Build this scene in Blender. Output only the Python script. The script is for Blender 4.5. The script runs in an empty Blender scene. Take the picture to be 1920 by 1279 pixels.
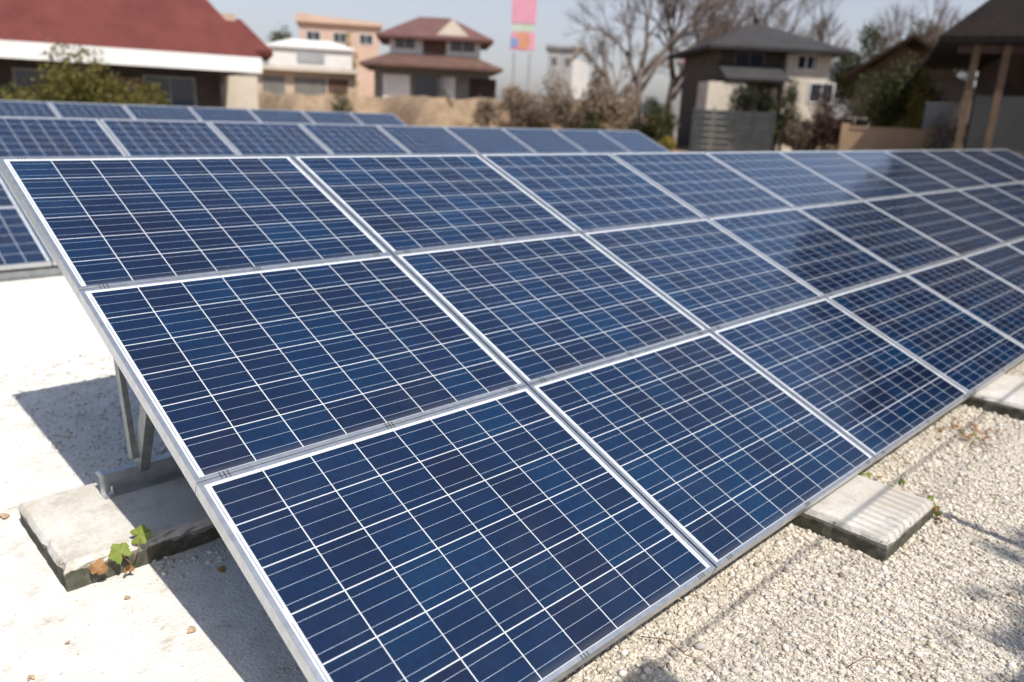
import bpy, bmesh, math, random
import numpy as np
from mathutils import Vector, Matrix, Euler

# ------------------------------------------------------------------ camera, sky, sun, exposure
S = bpy.context.scene
C = S.collection
YAW, PITCH, ROLL = 0.7834588, -0.2916958, 0.0458047
CAM = Vector((-0.76986, -3.86962, 0.28934))
FPX = 1448.74                                   # focal length in pixels of the 1920 px wide photograph
_f = Vector((math.sin(YAW)*math.cos(PITCH), math.cos(YAW)*math.cos(PITCH), math.sin(PITCH)))
_r = Vector((math.cos(YAW), -math.sin(YAW), 0))
_u = _r.cross(_f)
RGT = _r*math.cos(ROLL) + _u*math.sin(ROLL)
UPV = -_r*math.sin(ROLL) + _u*math.cos(ROLL)
cd = bpy.data.cameras.new('camera')
cam = bpy.data.objects.new('camera', cd); C.objects.link(cam)
cam.matrix_world = Matrix(((RGT.x, UPV.x, -_f.x, CAM.x), (RGT.y, UPV.y, -_f.y, CAM.y),
                           (RGT.z, UPV.z, -_f.z, CAM.z), (0, 0, 0, 1)))
cd.sensor_width = 36.0
cd.lens = FPX/1920*36.0
cd.clip_start = 0.05; cd.clip_end = 5000
cd.dof.use_dof = True
cd.dof.focus_distance = 2.45
cd.dof.aperture_fstop = cd.lens/1000/0.0168
S.camera = cam

SUN_EL = math.atan2(1.35, math.hypot(0.083, 0.904))
sun_dir = Vector((0.083, 0.904, -1.35)).normalized()   # the way the light travels
w = bpy.data.worlds.new('World'); S.world = w; w.use_nodes = True
nt = w.node_tree
sky = nt.nodes.new('ShaderNodeTexSky'); sky.sky_type = 'NISHITA'; sky.sun_disc = False
sky.sun_elevation = SUN_EL
sky.sun_rotation = math.atan2(-sun_dir.x, -sun_dir.y)
sky.air_density = 1.0; sky.dust_density = 1.6; sky.ozone_density = 1.2
nt.nodes['Background'].inputs[1].default_value = 0.115
# milky haze low over the horizon, clear blue higher up
hs = nt.nodes.new('ShaderNodeHueSaturation'); hs.inputs['Saturation'].default_value = 0.5
gm = nt.nodes.new('ShaderNodeMix'); gm.data_type = 'RGBA'; gm.blend_type = 'MULTIPLY'; gm.inputs[0].default_value = 1.0
gm.inputs[7].default_value = (.88, .845, .90, 1)
hc = nt.nodes.new('ShaderNodeHueSaturation'); hc.inputs['Saturation'].default_value = 1.0
tcw = nt.nodes.new('ShaderNodeTexCoord'); sx = nt.nodes.new('ShaderNodeSeparateXYZ')
mr = nt.nodes.new('ShaderNodeMapRange'); mr.interpolation_type = 'SMOOTHSTEP'; mr.inputs[1].default_value = .08; mr.inputs[2].default_value = .5
mw = nt.nodes.new('ShaderNodeMix'); mw.data_type = 'RGBA'
L = nt.links.new
L(sky.outputs[0], hs.inputs['Color']); L(sky.outputs[0], hc.inputs['Color']); L(hs.outputs[0], gm.inputs[6])
L(tcw.outputs['Generated'], sx.inputs[0]); L(sx.outputs[2], mr.inputs[0]); L(mr.outputs[0], mw.inputs[0])
L(gm.outputs[2], mw.inputs[6]); L(hc.outputs[0], mw.inputs[7]); L(mw.outputs[2], nt.nodes['Background'].inputs[0])
sl = bpy.data.lights.new('sun', 'SUN'); sl.energy = 4.2; sl.angle = math.radians(0.55); sl.color = (1.0, 0.955, 0.88)
so = bpy.data.objects.new('sun', sl); C.objects.link(so)
so.rotation_euler = sun_dir.to_track_quat('-Z', 'Y').to_euler()
so.location = (0, -10, 20)
S.view_settings.view_transform = 'Standard'; S.view_settings.look = 'None'
S.view_settings.exposure = 0.42; S.view_settings.gamma = 1.0

GZ = -1.35                                     # ground level (0 is the top edge of the nearest array)
SLOPE = 0.394359                               # tilt of the panels
PW, PH = 1.3456, 1.0                           # spacing of the modules
CT, ST = math.cos(SLOPE), math.sin(SLOPE)
R = random.Random(7)

# ------------------------------------------------------------------ helpers
def tag(o, label=None, cat=None, group=None, kind=None):
    if label: o['label'] = label
    if cat: o['category'] = cat
    if group: o['group'] = group
    if kind: o['kind'] = kind
    return o
def empty(name, loc=(0, 0, 0), rz=0.0):
    o = bpy.data.objects.new(name, None); C.objects.link(o)
    o.location = loc; o.rotation_euler = (0, 0, rz); o.empty_display_size = 0.2
    return o
def spot(px, d):
    """ground point in the direction of photo column px (at mid height of the backdrop), d metres off"""
    v = _f + RGT*((px-960)/FPX) + UPV*((639.5-150)/FPX)
    h = Vector((v.x, v.y)).normalized()
    return Vector((CAM.x+h.x*d, CAM.y+h.y*d, GZ))
def hgt(px, py, d):
    """height above ground of a thing that shows at px, py and stands d metres off"""
    v = _f + RGT*((px-960)/FPX) + UPV*((639.5-py)/FPX)
    return CAM.z + v.z/math.hypot(v.x, v.y)*d - GZ
def face(p):
    """rotation that turns a local -y front towards the camera"""
    return -math.atan2(p.x-CAM.x, p.y-CAM.y)

class MB:
    def __init__(s): s.v = []; s.f = []
    def quad(s, *p):
        n = len(s.v); s.v += [tuple(q) for q in p]; s.f.append(tuple(range(n, n+len(p)))); return s
    def poly(s, vs, fs):
        n = len(s.v); s.v += [tuple(q) for q in vs]; s.f += [tuple(i+n for i in f) for f in fs]; return s
    def box(s, x0, x1, y0, y1, z0, z1):
        vs = [(x0,y0,z0),(x1,y0,z0),(x1,y1,z0),(x0,y1,z0),(x0,y0,z1),(x1,y0,z1),(x1,y1,z1),(x0,y1,z1)]
        return s.poly(vs, [(0,3,2,1),(4,5,6,7),(0,1,5,4),(1,2,6,5),(2,3,7,6),(3,0,4,7)])
    def prism(s, prof, a, b, ex, ey):
        """closed 2-d profile swept from a to b; ex, ey are the profile's axes"""
        a, b, ex, ey = Vector(a), Vector(b), Vector(ex), Vector(ey); n = len(prof)
        vs = [a+ex*x+ey*y for x, y in prof] + [b+ex*x+ey*y for x, y in prof]
        fs = [tuple(range(n))[::-1], tuple(range(n, 2*n))] + [(i, (i+1) % n, n+(i+1) % n, n+i) for i in range(n)]
        return s.poly(vs, fs)
    def tube(s, pts, rad, k=6):
        pts = [Vector(p) for p in pts]; m = len(pts)
        if not hasattr(rad, '__len__'): rad = [rad]*m
        n0 = len(s.v)
        for i, p in enumerate(pts):
            t = (pts[min(i+1, m-1)]-pts[max(i-1, 0)]).normalized()
            a = t.orthogonal().normalized() if abs(t.z) > .9 else t.cross(Vector((0, 0, 1))).normalized()
            b = t.cross(a)
            for j in range(k):
                q = p + (a*math.cos(2*math.pi*j/k) + b*math.sin(2*math.pi*j/k))*rad[i]
                s.v.append(tuple(q))
        for i in range(m-1):
            for j in range(k):
                s.f.append((n0+i*k+j, n0+i*k+(j+1) % k, n0+(i+1)*k+(j+1) % k, n0+(i+1)*k+j))
        s.f.append(tuple(n0+j for j in range(k))[::-1]); s.f.append(tuple(n0+(m-1)*k+j for j in range(k)))
        return s
    def build(s, name, m, parent=None, smooth=False, bevel=0):
        me = bpy.data.meshes.new(name); me.from_pydata(s.v, [], s.f); me.update()
        bm = bmesh.new(); bm.from_mesh(me); bmesh.ops.recalc_face_normals(bm, faces=bm.faces)
        if bevel:
            bmesh.ops.remove_doubles(bm, verts=bm.verts, dist=1e-5)
            bmesh.ops.bevel(bm, geom=[e for e in bm.edges], offset=bevel, segments=2, affect='EDGES', profile=.6)
        bm.to_mesh(me); bm.free()
        if smooth: me.polygons.foreach_set('use_smooth', [True]*len(me.polygons))
        o = bpy.data.objects.new(name, me); C.objects.link(o)
        if m: me.materials.append(m)
        if parent: o.parent = parent
        return o
def mesh_np(name, co, faces, m, parent=None, smooth=False):
    """big meshes: co (n,3), faces (k,c) all of one size"""
    me = bpy.data.meshes.new(name); k, c = faces.shape
    me.vertices.add(len(co)); me.vertices.foreach_set('co', co.astype(np.float32).ravel())
    me.loops.add(k*c); me.loops.foreach_set('vertex_index', faces.astype(np.int32).ravel())
    me.polygons.add(k); me.polygons.foreach_set('loop_start', np.arange(0, k*c, c, dtype=np.int32))
    if smooth: me.polygons.foreach_set('use_smooth', np.ones(k, dtype=bool))
    me.update(calc_edges=True); me.validate()
    o = bpy.data.objects.new(name, me); C.objects.link(o); me.materials.append(m)
    if parent: o.parent = parent
    return o

# ------------------------------------------------------------------ materials
class NT:
    def __init__(s, name):
        s.m = bpy.data.materials.new(name); s.m.use_nodes = True
        s.t = s.m.node_tree; s.b = s.t.nodes['Principled BSDF']
    def n(s, typ, **kw):
        o = s.t.nodes.new(typ)
        for k, v in kw.items():
            setattr(o, k, v)
        return o
    def put(s, sock, v):
        if hasattr(v, 'is_output') or isinstance(v, bpy.types.NodeSocket): s.t.links.new(v, sock)
        elif v is not None: sock.default_value = v
    def math(s, op, a, b=None, c=None):
        o = s.n('ShaderNodeMath', operation=op)
        for i, v in enumerate((a, b, c)):
            if v is not None: s.put(o.inputs[i], v)
        return o.outputs[0]
    def mix(s, fac, a, b):
        o = s.n('ShaderNodeMix', data_type='RGBA')
        s.put(o.inputs[0], fac); s.put(o.inputs[6], a); s.put(o.inputs[7], b)
        return o.outputs[2]
    def noise(s, vec, scale, detail=4, rough=.55):
        o = s.n('ShaderNodeTexNoise'); s.put(o.inputs['Vector'], vec)
        o.inputs['Scale'].default_value = scale; o.inputs['Detail'].default_value = detail
        o.inputs['Roughness'].default_value = rough
        return o.outputs['Fac']
    def ramp(s, fac, *stops):
        o = s.n('ShaderNodeValToRGB'); e = o.color_ramp.elements
        while len(e) < len(stops): e.new(.5)
        for i, (p, c) in enumerate(stops):
            e[i].position = p; e[i].color = (*c, 1) if len(c) == 3 else c
        s.put(o.inputs[0], fac); return o.outputs[0]
    def bump(s, h, strength=.3, dist=.01):
        o = s.n('ShaderNodeBump'); o.inputs['Strength'].default_value = strength
        o.inputs['Distance'].default_value = dist; s.put(o.inputs['Height'], h)
        s.t.links.new(o.outputs[0], s.b.inputs['Normal']); return o
    def coord(s, which='Object'): return s.n('ShaderNodeTexCoord').outputs[which]
    def pos(s): return s.n('ShaderNodeNewGeometry').outputs['Position']

def c4(c): return (*c, 1.0)
def varied(name, c0, c1, scale=3, rough=.8, metal=0.0, bump=0.0, bscale=None, spec=.3, coord='Object'):
    N = NT(name); co = N.coord(coord)
    f = N.noise(co, scale, 5)
    N.put(N.b.inputs['Base Color'], N.ramp(f, (.33, c0), (.68, c1)))
    N.b.inputs['Roughness'].default_value = rough; N.b.inputs['Metallic'].default_value = metal
    N.b.inputs['Specular IOR Level'].default_value = spec
    if bump: N.bump(N.noise(co, bscale or scale*8, 4), bump, .01)
    return N.m

def mat_panel():
    N = NT('photovoltaic_cells'); co = N.coord('Object')
    sp = N.n('ShaderNodeSeparateXYZ'); N.put(sp.inputs[0], co); x, y = sp.outputs[0], sp.outputs[1]
    P = .1595; X0 = -.638; Y0 = -.4826
    gx = N.math('DIVIDE', N.math('SUBTRACT', x, X0), P); gy = N.math('DIVIDE', N.math('SUBTRACT', y, Y0), P)
    fx, fy = N.math('FRACT', gx), N.math('FRACT', gy)
    def near(v, c, h): return N.math('LESS_THAN', N.math('ABSOLUTE', N.math('SUBTRACT', v, c)), h)
    hg = .0017/P
    line = N.math('MAXIMUM', N.math('GREATER_THAN', N.math('ABSOLUTE', N.math('SUBTRACT', fx, .5)), .5-hg),
                  N.math('GREATER_THAN', N.math('ABSOLUTE', N.math('SUBTRACT', fy, .5)), .5-hg))
    inside = N.math('MULTIPLY', near(gx, 4.0, 4.0), near(gy, 3.0, 3.0))
    bus = N.math('MAXIMUM', N.math('MAXIMUM', near(fy, .18, .0036), near(fy, .5, .0036)), near(fy, .82, .0036))
    # ribbons that join the strings, seen in the white side margins
    ax = N.math('ABSOLUTE', x)
    seg = N.math('GREATER_THAN', N.math('ABSOLUTE', N.math('SUBTRACT', N.math('FRACT', N.math('DIVIDE', gy, 2.0)), .5)), .07)
    rib = N.math('MULTIPLY', N.math('MULTIPLY', near(ax, .6455, .0018), seg), near(gy, 3.0, 2.85))
    # every cell its own blue
    cell = N.n('ShaderNodeCombineXYZ'); N.put(cell.inputs[0], N.math('FLOOR', gx)); N.put(cell.inputs[1], N.math('FLOOR', gy))
    N.put(cell.inputs[2], N.math('MULTIPLY', N.n('ShaderNodeObjectInfo').outputs['Random'], 97.0))
    wn = N.n('ShaderNodeTexWhiteNoise', noise_dimensions='3D'); N.put(wn.inputs['Vector'], cell.outputs[0])
    vo = N.n('ShaderNodeTexVoronoi'); N.put(vo.inputs['Vector'], co); vo.inputs['Scale'].default_value = 85
    vs = N.n('ShaderNodeSeparateColor'); N.put(vs.inputs[0], vo.outputs['Color'])
    mixf = N.math('ADD', N.math('MULTIPLY', wn.outputs['Value'], .32), N.math('MULTIPLY', vs.outputs[0], .16))
    mixf = N.math('ADD', mixf, N.math('MULTIPLY', N.math('SUBTRACT', N.noise(N.pos(), 2.2, 3, .5), .12), .62))
    blue = N.ramp(mixf, (.18, (.0062, .0095, .027)), (.5, (.0042, .0145, .045)), (.85, (.0036, .028, .076)))
    col = N.mix(N.math('MULTIPLY', bus, .85), blue, (.46, .52, .60, 1))
    white = N.mix(rib, (.58, .60, .62, 1), (.25, .27, .31, 1))
    isw = N.math('MAXIMUM', line, N.math('SUBTRACT', 1.0, inside))
    col = N.mix(isw, col, white)
    # thin dust, denser along the lower edge
    du = N.math('MULTIPLY', N.noise(N.pos(), 9, 6, .7), N.noise(N.pos(), 1.3, 2))
    edge = N.math('MULTIPLY', N.math('MAXIMUM', N.math('SUBTRACT', -.455, y), 0.0), 4.0)
    dust = N.math('MINIMUM', N.math('ADD', N.math('MULTIPLY', N.math('MAXIMUM', N.math('SUBTRACT', du, .22), 0.0), .10), N.math('MULTIPLY', edge, .9)), .5)
    col = N.mix(dust, col, (.34, .31, .26, 1))
    N.put(N.b.inputs['Base Color'], col)
    N.put(N.b.inputs['Roughness'], N.math('ADD', .06, N.math('MULTIPLY', N.noise(co, 40, 2), .04)))
    N.b.inputs['IOR'].default_value = 1.46
    N.b.inputs['Specular IOR Level'].default_value = .95
    return N.m
def mat_metal(name, c0, c1, rough, metal=.85, scale=30, dirt=0.0):
    N = NT(name); co = N.coord('Object')
    col = N.ramp(N.noise(co, scale, 4), (.35, c0), (.65, c1))
    if dirt: col = N.mix(N.math('MULTIPLY', N.math('GREATER_THAN', N.noise(co, 26, 6, .75), .60), dirt), col, (.18, .14, .10, 1))
    N.put(N.b.inputs['Base Color'], col)
    N.b.inputs['Metallic'].default_value = metal
    N.put(N.b.inputs['Roughness'], N.math('ADD', rough-.06, N.math('MULTIPLY', N.noise(co, scale*.4, 3), .14)))
    return N.m
def mat_concrete():
    N = NT('weathered_concrete'); co = N.coord('Object'); g = N.n('ShaderNodeNewGeometry')
    f1, f2 = N.noise(co, 7, 8, .65), N.noise(co, 70, 3)
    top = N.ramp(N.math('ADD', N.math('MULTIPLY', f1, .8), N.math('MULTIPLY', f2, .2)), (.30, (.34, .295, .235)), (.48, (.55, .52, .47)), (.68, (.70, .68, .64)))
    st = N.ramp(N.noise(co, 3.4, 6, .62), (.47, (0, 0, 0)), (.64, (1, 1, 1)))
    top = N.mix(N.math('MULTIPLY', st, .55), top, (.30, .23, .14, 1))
    side = N.ramp(N.noise(co, 16, 7, .7), (.35, (.055, .058, .040)), (.55, (.11, .105, .082)), (.72, (.25, .235, .195)))  # dark dirty sides, with shade put into the colour as well
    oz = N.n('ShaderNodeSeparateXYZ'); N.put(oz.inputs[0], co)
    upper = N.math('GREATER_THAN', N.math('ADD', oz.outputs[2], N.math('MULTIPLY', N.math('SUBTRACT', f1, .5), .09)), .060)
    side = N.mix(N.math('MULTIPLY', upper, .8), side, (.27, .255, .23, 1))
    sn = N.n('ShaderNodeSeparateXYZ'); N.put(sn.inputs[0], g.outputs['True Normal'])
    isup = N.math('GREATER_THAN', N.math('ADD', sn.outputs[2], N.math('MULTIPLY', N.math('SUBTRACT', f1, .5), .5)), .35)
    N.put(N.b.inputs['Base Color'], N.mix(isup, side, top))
    N.b.inputs['Roughness'].default_value = .92; N.b.inputs['Specular IOR Level'].default_value = .2
    N.bump(N.math('ADD', N.noise(co, 60, 6, .7), N.math('MULTIPLY', N.noise(co, 260, 2), .5)), .45, .006)
    return N.m
def mat_gravel_ground():
    N = NT('pale_gravel'); p = N.pos()
    sp = N.n('ShaderNodeSeparateXYZ'); N.put(sp.inputs[0], p)
    vo = N.n('ShaderNodeTexVoronoi'); N.put(vo.inputs['Vector'], p); vo.inputs['Scale'].default_value = 75
    vs = N.n('ShaderNodeSeparateColor'); N.put(vs.inputs[0], vo.outputs['Color'])
    f = N.math('ADD', N.math('MULTIPLY', vs.outputs[0], .6), N.math('MULTIPLY', N.noise(p, 2.2, 6), .4))
    warm = N.ramp(f, (.2, (.42, .36, .285)), (.5, (.57, .51, .42)), (.85, (.70, .65, .57)))
    pale = N.ramp(N.noise(p, 9, 7, .7), (.28, (.42, .37, .31)), (.42, (.60, .575, .53)), (.66, (.70, .68, .64)))
    wob = N.math('MULTIPLY', N.noise(p, 3, 3), .5)
    mx = N.n('ShaderNodeMapRange'); N.put(mx.inputs[0], N.math('ADD', sp.outputs[0], wob)); mx.inputs[1].default_value = .4; mx.inputs[2].default_value = 1.0
    my = N.n('ShaderNodeMapRange'); N.put(my.inputs[0], N.math('MULTIPLY', sp.outputs[1], -1.0)); my.inputs[1].default_value = 1.7; my.inputs[2].default_value = 2.3
    gw = N.math('MULTIPLY', mx.outputs[0], my.outputs[0])
    N.put(N.b.inputs['Base Color'], N.mix(gw, pale, warm))
    N.b.inputs['Roughness'].default_value = .95; N.b.inputs['Specular IOR Level'].default_value = .15
    N.bump(N.math('MULTIPLY', N.math('ADD', N.math('MULTIPLY', vo.outputs['Distance'], -1.0), N.noise(p, 120, 3)), N.math('ADD', .40, N.math('MULTIPLY', gw, .60))), .8, .008)
    return N.m
def mat_pebble():
    N = NT('pebble_stone'); g = N.n('ShaderNodeNewGeometry'); p = g.outputs['Position']
    sp = N.n('ShaderNodeSeparateXYZ'); N.put(sp.inputs[0], p)
    rnd = g.outputs['Random Per Island']
    warm = N.ramp(rnd, (.0, (.27, .24, .20)), (.18, (.57, .495, .39)), (.6, (.69, .62, .515)), (.86, (.79, .745, .66)), (.93, (.42, .40, .37)), (1.0, (.33, .27, .22)))
    pale = N.ramp(rnd, (.0, (.46, .43, .38)), (.5, (.64, .62, .58)), (1.0, (.74, .72, .69)))
    front = N.math('MULTIPLY', N.math('GREATER_THAN', sp.outputs[0], .5), N.math('LESS_THAN', sp.outputs[1], -2.0))
    col = N.mix(front, pale, warm)
    col = N.mix(N.math('MULTIPLY', N.noise(p, 90, 4), .25), col, (.33, .29, .23, 1))
    N.put(N.b.inputs['Base Color'], col)
    N.b.inputs['Roughness'].default_value = .9; N.b.inputs['Specular IOR Level'].default_value = .2
    N.bump(N.noise(p, 260, 3), .35, .003)
    return N.m
def mat_leaf(name, c0, c1, c2=None, trans=.25, scale=.8):
    N = NT(name); g = N.n('ShaderNodeNewGeometry')
    f = N.math('ADD', N.math('MULTIPLY', g.outputs['Random Per Island'], .6), N.math('MULTIPLY', N.noise(N.coord('Object'), scale, 3), .4))
    st = [(.2, c0), (.55, c1)] + ([(.9, c2)] if c2 else [])
    col = N.ramp(f, *st); N.put(N.b.inputs['Base Color'], col)
    N.b.inputs['Roughness'].default_value = .6; N.b.inputs['Specular IOR Level'].default_value = .3
    if trans:
        tr = N.n('ShaderNodeBsdfTranslucent'); N.put(tr.inputs[0], col)
        mx = N.n('ShaderNodeMixShader'); mx.inputs[0].default_value = trans
        N.t.links.new(N.b.outputs[0], mx.inputs[1]); N.t.links.new(tr.outputs[0], mx.inputs[2])
        N.t.links.new(mx.outputs[0], N.t.nodes['Material Output'].inputs[0])
    return N.m
def mat_roof(name, c0, c1, pitch=.28):
    N = NT(name); co = N.coord('Object')
    sp = N.n('ShaderNodeSeparateXYZ'); N.put(sp.inputs[0], co)
    wv = N.math('FRACT', N.math('DIVIDE', sp.outputs[2], pitch*.55))
    wx = N.math('FRACT', N.math('DIVIDE', N.math('ADD', sp.outputs[0], sp.outputs[1]), pitch))
    f = N.noise(co, 1.1, 6, .7)
    N.put(N.b.inputs['Base Color'], N.ramp(f, (.3, c0), (.7, c1)))
    N.b.inputs['Roughness'].default_value = .85; N.b.inputs['Specular IOR Level'].default_value = .12
    N.bump(N.math('ADD', wv, N.math('MULTIPLY', N.math('ABSOLUTE', N.math('SUBTRACT', wx, .5)), .8)), .5, .05)
    return N.m
def mat_glass(name, c):
    N = NT(name); N.put(N.b.inputs['Base Color'], N.ramp(N.noise(N.coord(), .7, 2), (.3, c), (.7, tuple(q*1.5 for q in c))))
    N.b.inputs['Roughness'].default_value = .06; return N.m

M = {}
M['cells'] = mat_panel()
M['alu'] = mat_metal('anodised_aluminium', (.52, .535, .55), (.62, .635, .655), .34, .85, 30, .14)
M['galv'] = mat_metal('galvanised_steel', (.42, .44, .44), (.56, .58, .58), .42, .75, 22, .10)
M['galv_dark'] = mat_metal('dark_galvanised_steel', (.20, .215, .21), (.30, .32, .31), .5, .6, 22, .2)  # darker galvanised tone for legs, braces, rafters and purlins
M['notch'] = varied('drain_notch_shade', (.02, .016, .012), (.05, .04, .03), 60, .9)  # dark blocks replace open slots, the notch's shade put into their colour
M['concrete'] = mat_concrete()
M['gravel'] = mat_gravel_ground(); M['pebble'] = mat_pebble()
M['earth'] = varied('dry_earth', (.26, .17, .10), (.37, .26, .16), .35, .95, 0, .6, 6, .1)
M['bank'] = varied('dry_bank_earth', (.19, .135, .088), (.33, .24, .16), 1.3, .95, 0, .9, 7, .1)
M['path'] = varied('grey_path', (.22, .22, .22), (.32, .31, .30), .6, .9, 0, .3, 30)
M['green_leaf'] = mat_leaf('green_weed_leaf', (.12, .17, .025), (.20, .25, .045), (.31, .33, .10), .25, 45)
M['dry_leaf'] = mat_leaf('dry_brown_leaf', (.16, .07, .03), (.32, .17, .07), (.46, .32, .14), .15, 40)
M['pale_leaf'] = mat_leaf('faded_tan_leaf', (.34, .22, .13), (.46, .32, .20), (.55, .42, .26), .2, 40)
M['stem'] = varied('dry_stem', (.16, .09, .05), (.28, .18, .10), 30, .8)
M['bark'] = varied('bark', (.10, .075, .06), (.17, .13, .105), 3, .9, 0, .5)
M['twig'] = varied('bare_twigs', (.105, .078, .066), (.17, .13, .11), 1, .9)
M['olive'] = mat_leaf('olive_foliage', (.060, .056, .012), (.13, .115, .022), (.20, .165, .036), .2)
M['evergreen'] = mat_leaf('evergreen_foliage', (.013, .016, .009), (.026, .030, .014), (.045, .046, .02), .1)
M['darkgreen'] = mat_leaf('dark_green_foliage', (.026, .034, .010), (.055, .060, .015), (.10, .092, .024), .15)
M['yellow'] = mat_leaf('yellow_green_foliage', (.16, .13, .02), (.28, .22, .035), (.36, .29, .06), .25)
M['russet'] = mat_leaf('russet_foliage', (.045, .022, .018), (.08, .042, .032), (.12, .07, .05), .1)
M['tan_twig'] = mat_leaf('dry_tan_brush', (.17, .12, .085), (.29, .215, .15), (.40, .31, .225), .15)
M['brown_twig'] = mat_leaf('dry_brown_brush', (.085, .062, .045), (.15, .11, .075), (.22, .165, .115), .1)
M['red_roof'] = mat_roof('red_metal_roof', (.105, .031, .027), (.15, .046, .040))
M['brown_roof'] = mat_roof('red_brown_tile', (.115, .060, .056), (.16, .088, .082))
M['grey_roof'] = mat_roof('dark_grey_tile', (.038, .036, .037), (.060, .057, .057))
M['dark_roof'] = mat_roof('black_brown_tile', (.011, .0085, .0075), (.018, .014, .0125))
M['mud_roof'] = mat_roof('brown_tile', (.075, .052, .042), (.11, .08, .064))
M['white_paint'] = varied('white_paint', (.62, .60, .57), (.72, .70, .67), 1.5, .6)
M['cream'] = varied('cream_render', (.50, .44, .36), (.60, .53, .44), 1.2, .85)
M['dark_wood'] = varied('dark_brown_boards', (.030, .019, .015), (.055, .036, .029), 2.5, .8)
M['grey_wall'] = varied('grey_render', (.14, .135, .125), (.20, .19, .175), 1.4, .85)
M['shade_wall'] = varied('dark_shaded_wall', (.062, .052, .043), (.092, .078, .064), 1.4, .85)  # dark wall tone, holding the grey house's shade in its colour
M['peach'] = varied('peach_render', (.50, .35, .27), (.57, .42, .33), .6, .85)
M['beige'] = varied('beige_render', (.45, .34, .25), (.54, .43, .33), 1, .85)
M['rust'] = varied('red_brown_boards', (.10, .055, .043), (.14, .078, .062), 1.5, .8)
M['timber'] = varied('tan_timber', (.075, .048, .030), (.115, .075, .047), 4, .8)
M['tan_wall'] = varied('tan_block_wall', (.34, .22, .14), (.42, .285, .185), 1.5, .9, 0, .4, 12)
M['fence_grey'] = varied('grey_metal_fence', (.045, .049, .052), (.07, .074, .078), 2, .6, .2)
M['moss_wall'] = varied('grey_green_panel', (.09, .092, .084), (.13, .13, .118), 1, .8)
M['pale_grey'] = varied('pale_grey_panel', (.28, .29, .29), (.37, .38, .38), 1, .7)
M['window'] = mat_glass('window_glass', (.03, .035, .045))
M['pink'] = varied('pink_sign_face', (.60, .26, .35), (.66, .33, .42), .4, .5)
M['pale_green'] = varied('pale_green_band', (.42, .50, .40), (.50, .58, .47), .8, .5)
M['orange'] = varied('orange_face', (.55, .25, .16), (.60, .31, .20), .8, .5)
M['blue'] = varied('blue_face', (.17, .24, .50), (.23, .31, .58), .8, .5)
M['steel'] = varied('painted_steel', (.36, .37, .39), (.46, .47, .49), 2, .5, .4)
M['black'] = varied('dark_fitting', (.02, .02, .02), (.04, .04, .04), 20, .6)

# ------------------------------------------------------------------ ground
def ground():
    g = MB(); E = 2500
    g.quad((-E, -E, GZ-.006), (E, -E, GZ-.006), (E, E, GZ-.006), (-E, E, GZ-.006))
    tag(g.build('ground', M['earth']), kind='structure')
    y = MB(); nx, ny = 60, 60
    rr = random.Random(3)
    y.quad((-14, -9, GZ), (19.5, -9, GZ), (19.5, 18.2, GZ), (-14, 18.2, GZ))
    tag(y.build('gravel_yard', M['gravel']), kind='structure')
    p = MB(); p.quad((-30, 18.4, GZ-.001), (24, 18.4, GZ-.001), (24, 21.6, GZ-.001), (-30, 21.6, GZ-.001))
    p.quad((19.7, -20, GZ-.001), (22.9, -20, GZ-.001), (22.9, 18.4, GZ-.001), (19.7, 18.4, GZ-.001))
    tag(p.build('path', M['path']), kind='structure')
ground()

def ico(sub):
    bm = bmesh.new(); bmesh.ops.create_icosphere(bm, subdivisions=sub, radius=1)
    v = np.array([q.co[:] for q in bm.verts]); f = np.array([[q.index for q in t.verts] for t in bm.faces]); bm.free()
    return v, f
def pebbles():
    rg = np.random.default_rng(11)
    def zone(n, x0, x1, y0, y1, r0, r1):
        return np.column_stack([rg.uniform(x0, x1, n), rg.uniform(y0, y1, n), rg.uniform(0, 1, n)**2.6*(r1-r0)+r0])
    Z = [zone(46000, .2, 3.3, -3.75, -2.2, .0026, .0092), zone(15000, 3.3, 5.8, -3.5, -2.3, .0038, .0105), zone(6000, 5.8, 10, -3.5, -2.2, .006, .014),
         zone(330, .5, 3.2, -3.7, -2.6, .008, .016), zone(190, .6, 5.5, -3.6, -2.55, .010, .019), zone(800, 1.6, 3.1, -3.12, -2.45, .007, .015), zone(700, 3.2, 5.0, -3.0, -2.6, .008, .016), zone(420, .8, 2.2, -2.95, -2.55, .006, .014),
         zone(9000, -1.3, .4, -2.3, 2.2, .002, .0055), zone(3500, .05, 1.2, -1.4, 1.4, .005, .013)]
    A = np.concatenate(Z); n = len(A)
    v, f = ico(1); nv = len(v)
    sc = A[:, 2:3]*np.column_stack([rg.uniform(.85, 1.45, n), rg.uniform(.75, 1.1, n), rg.uniform(.5, .85, n)])
    V = v[None]*(1+rg.normal(0, .13, (n, nv, 1)))*sc[:, None, :]
    a = rg.uniform(0, 2*np.pi, n); ca, sa = np.cos(a)[:, None], np.sin(a)[:, None]
    tl = rg.normal(0, .35, (n, 1))
    x, y, z = V[..., 0], V[..., 1], V[..., 2]
    y, z = y*np.cos(tl)-z*np.sin(tl), y*np.sin(tl)+z*np.cos(tl)
    X = x*ca-y*sa; Y = x*sa+y*ca
    lift = rg.uniform(-.25, .75, (n, 1))*sc[:, 2:3]
    co = np.stack([X+A[:, 0:1], Y+A[:, 1:2], z+GZ+lift], -1).reshape(-1, 3)
    F = (f[None]+(np.arange(n)*nv)[:, None, None]).reshape(-1, 3)
    o = mesh_np('gravel_pebbles', co, F, M['pebble'], smooth=True)
    tag(o, 'pale beige loose gravel pebbles covering the ground around the nearest array', 'gravel', kind='stuff')
pebbles()

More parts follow.
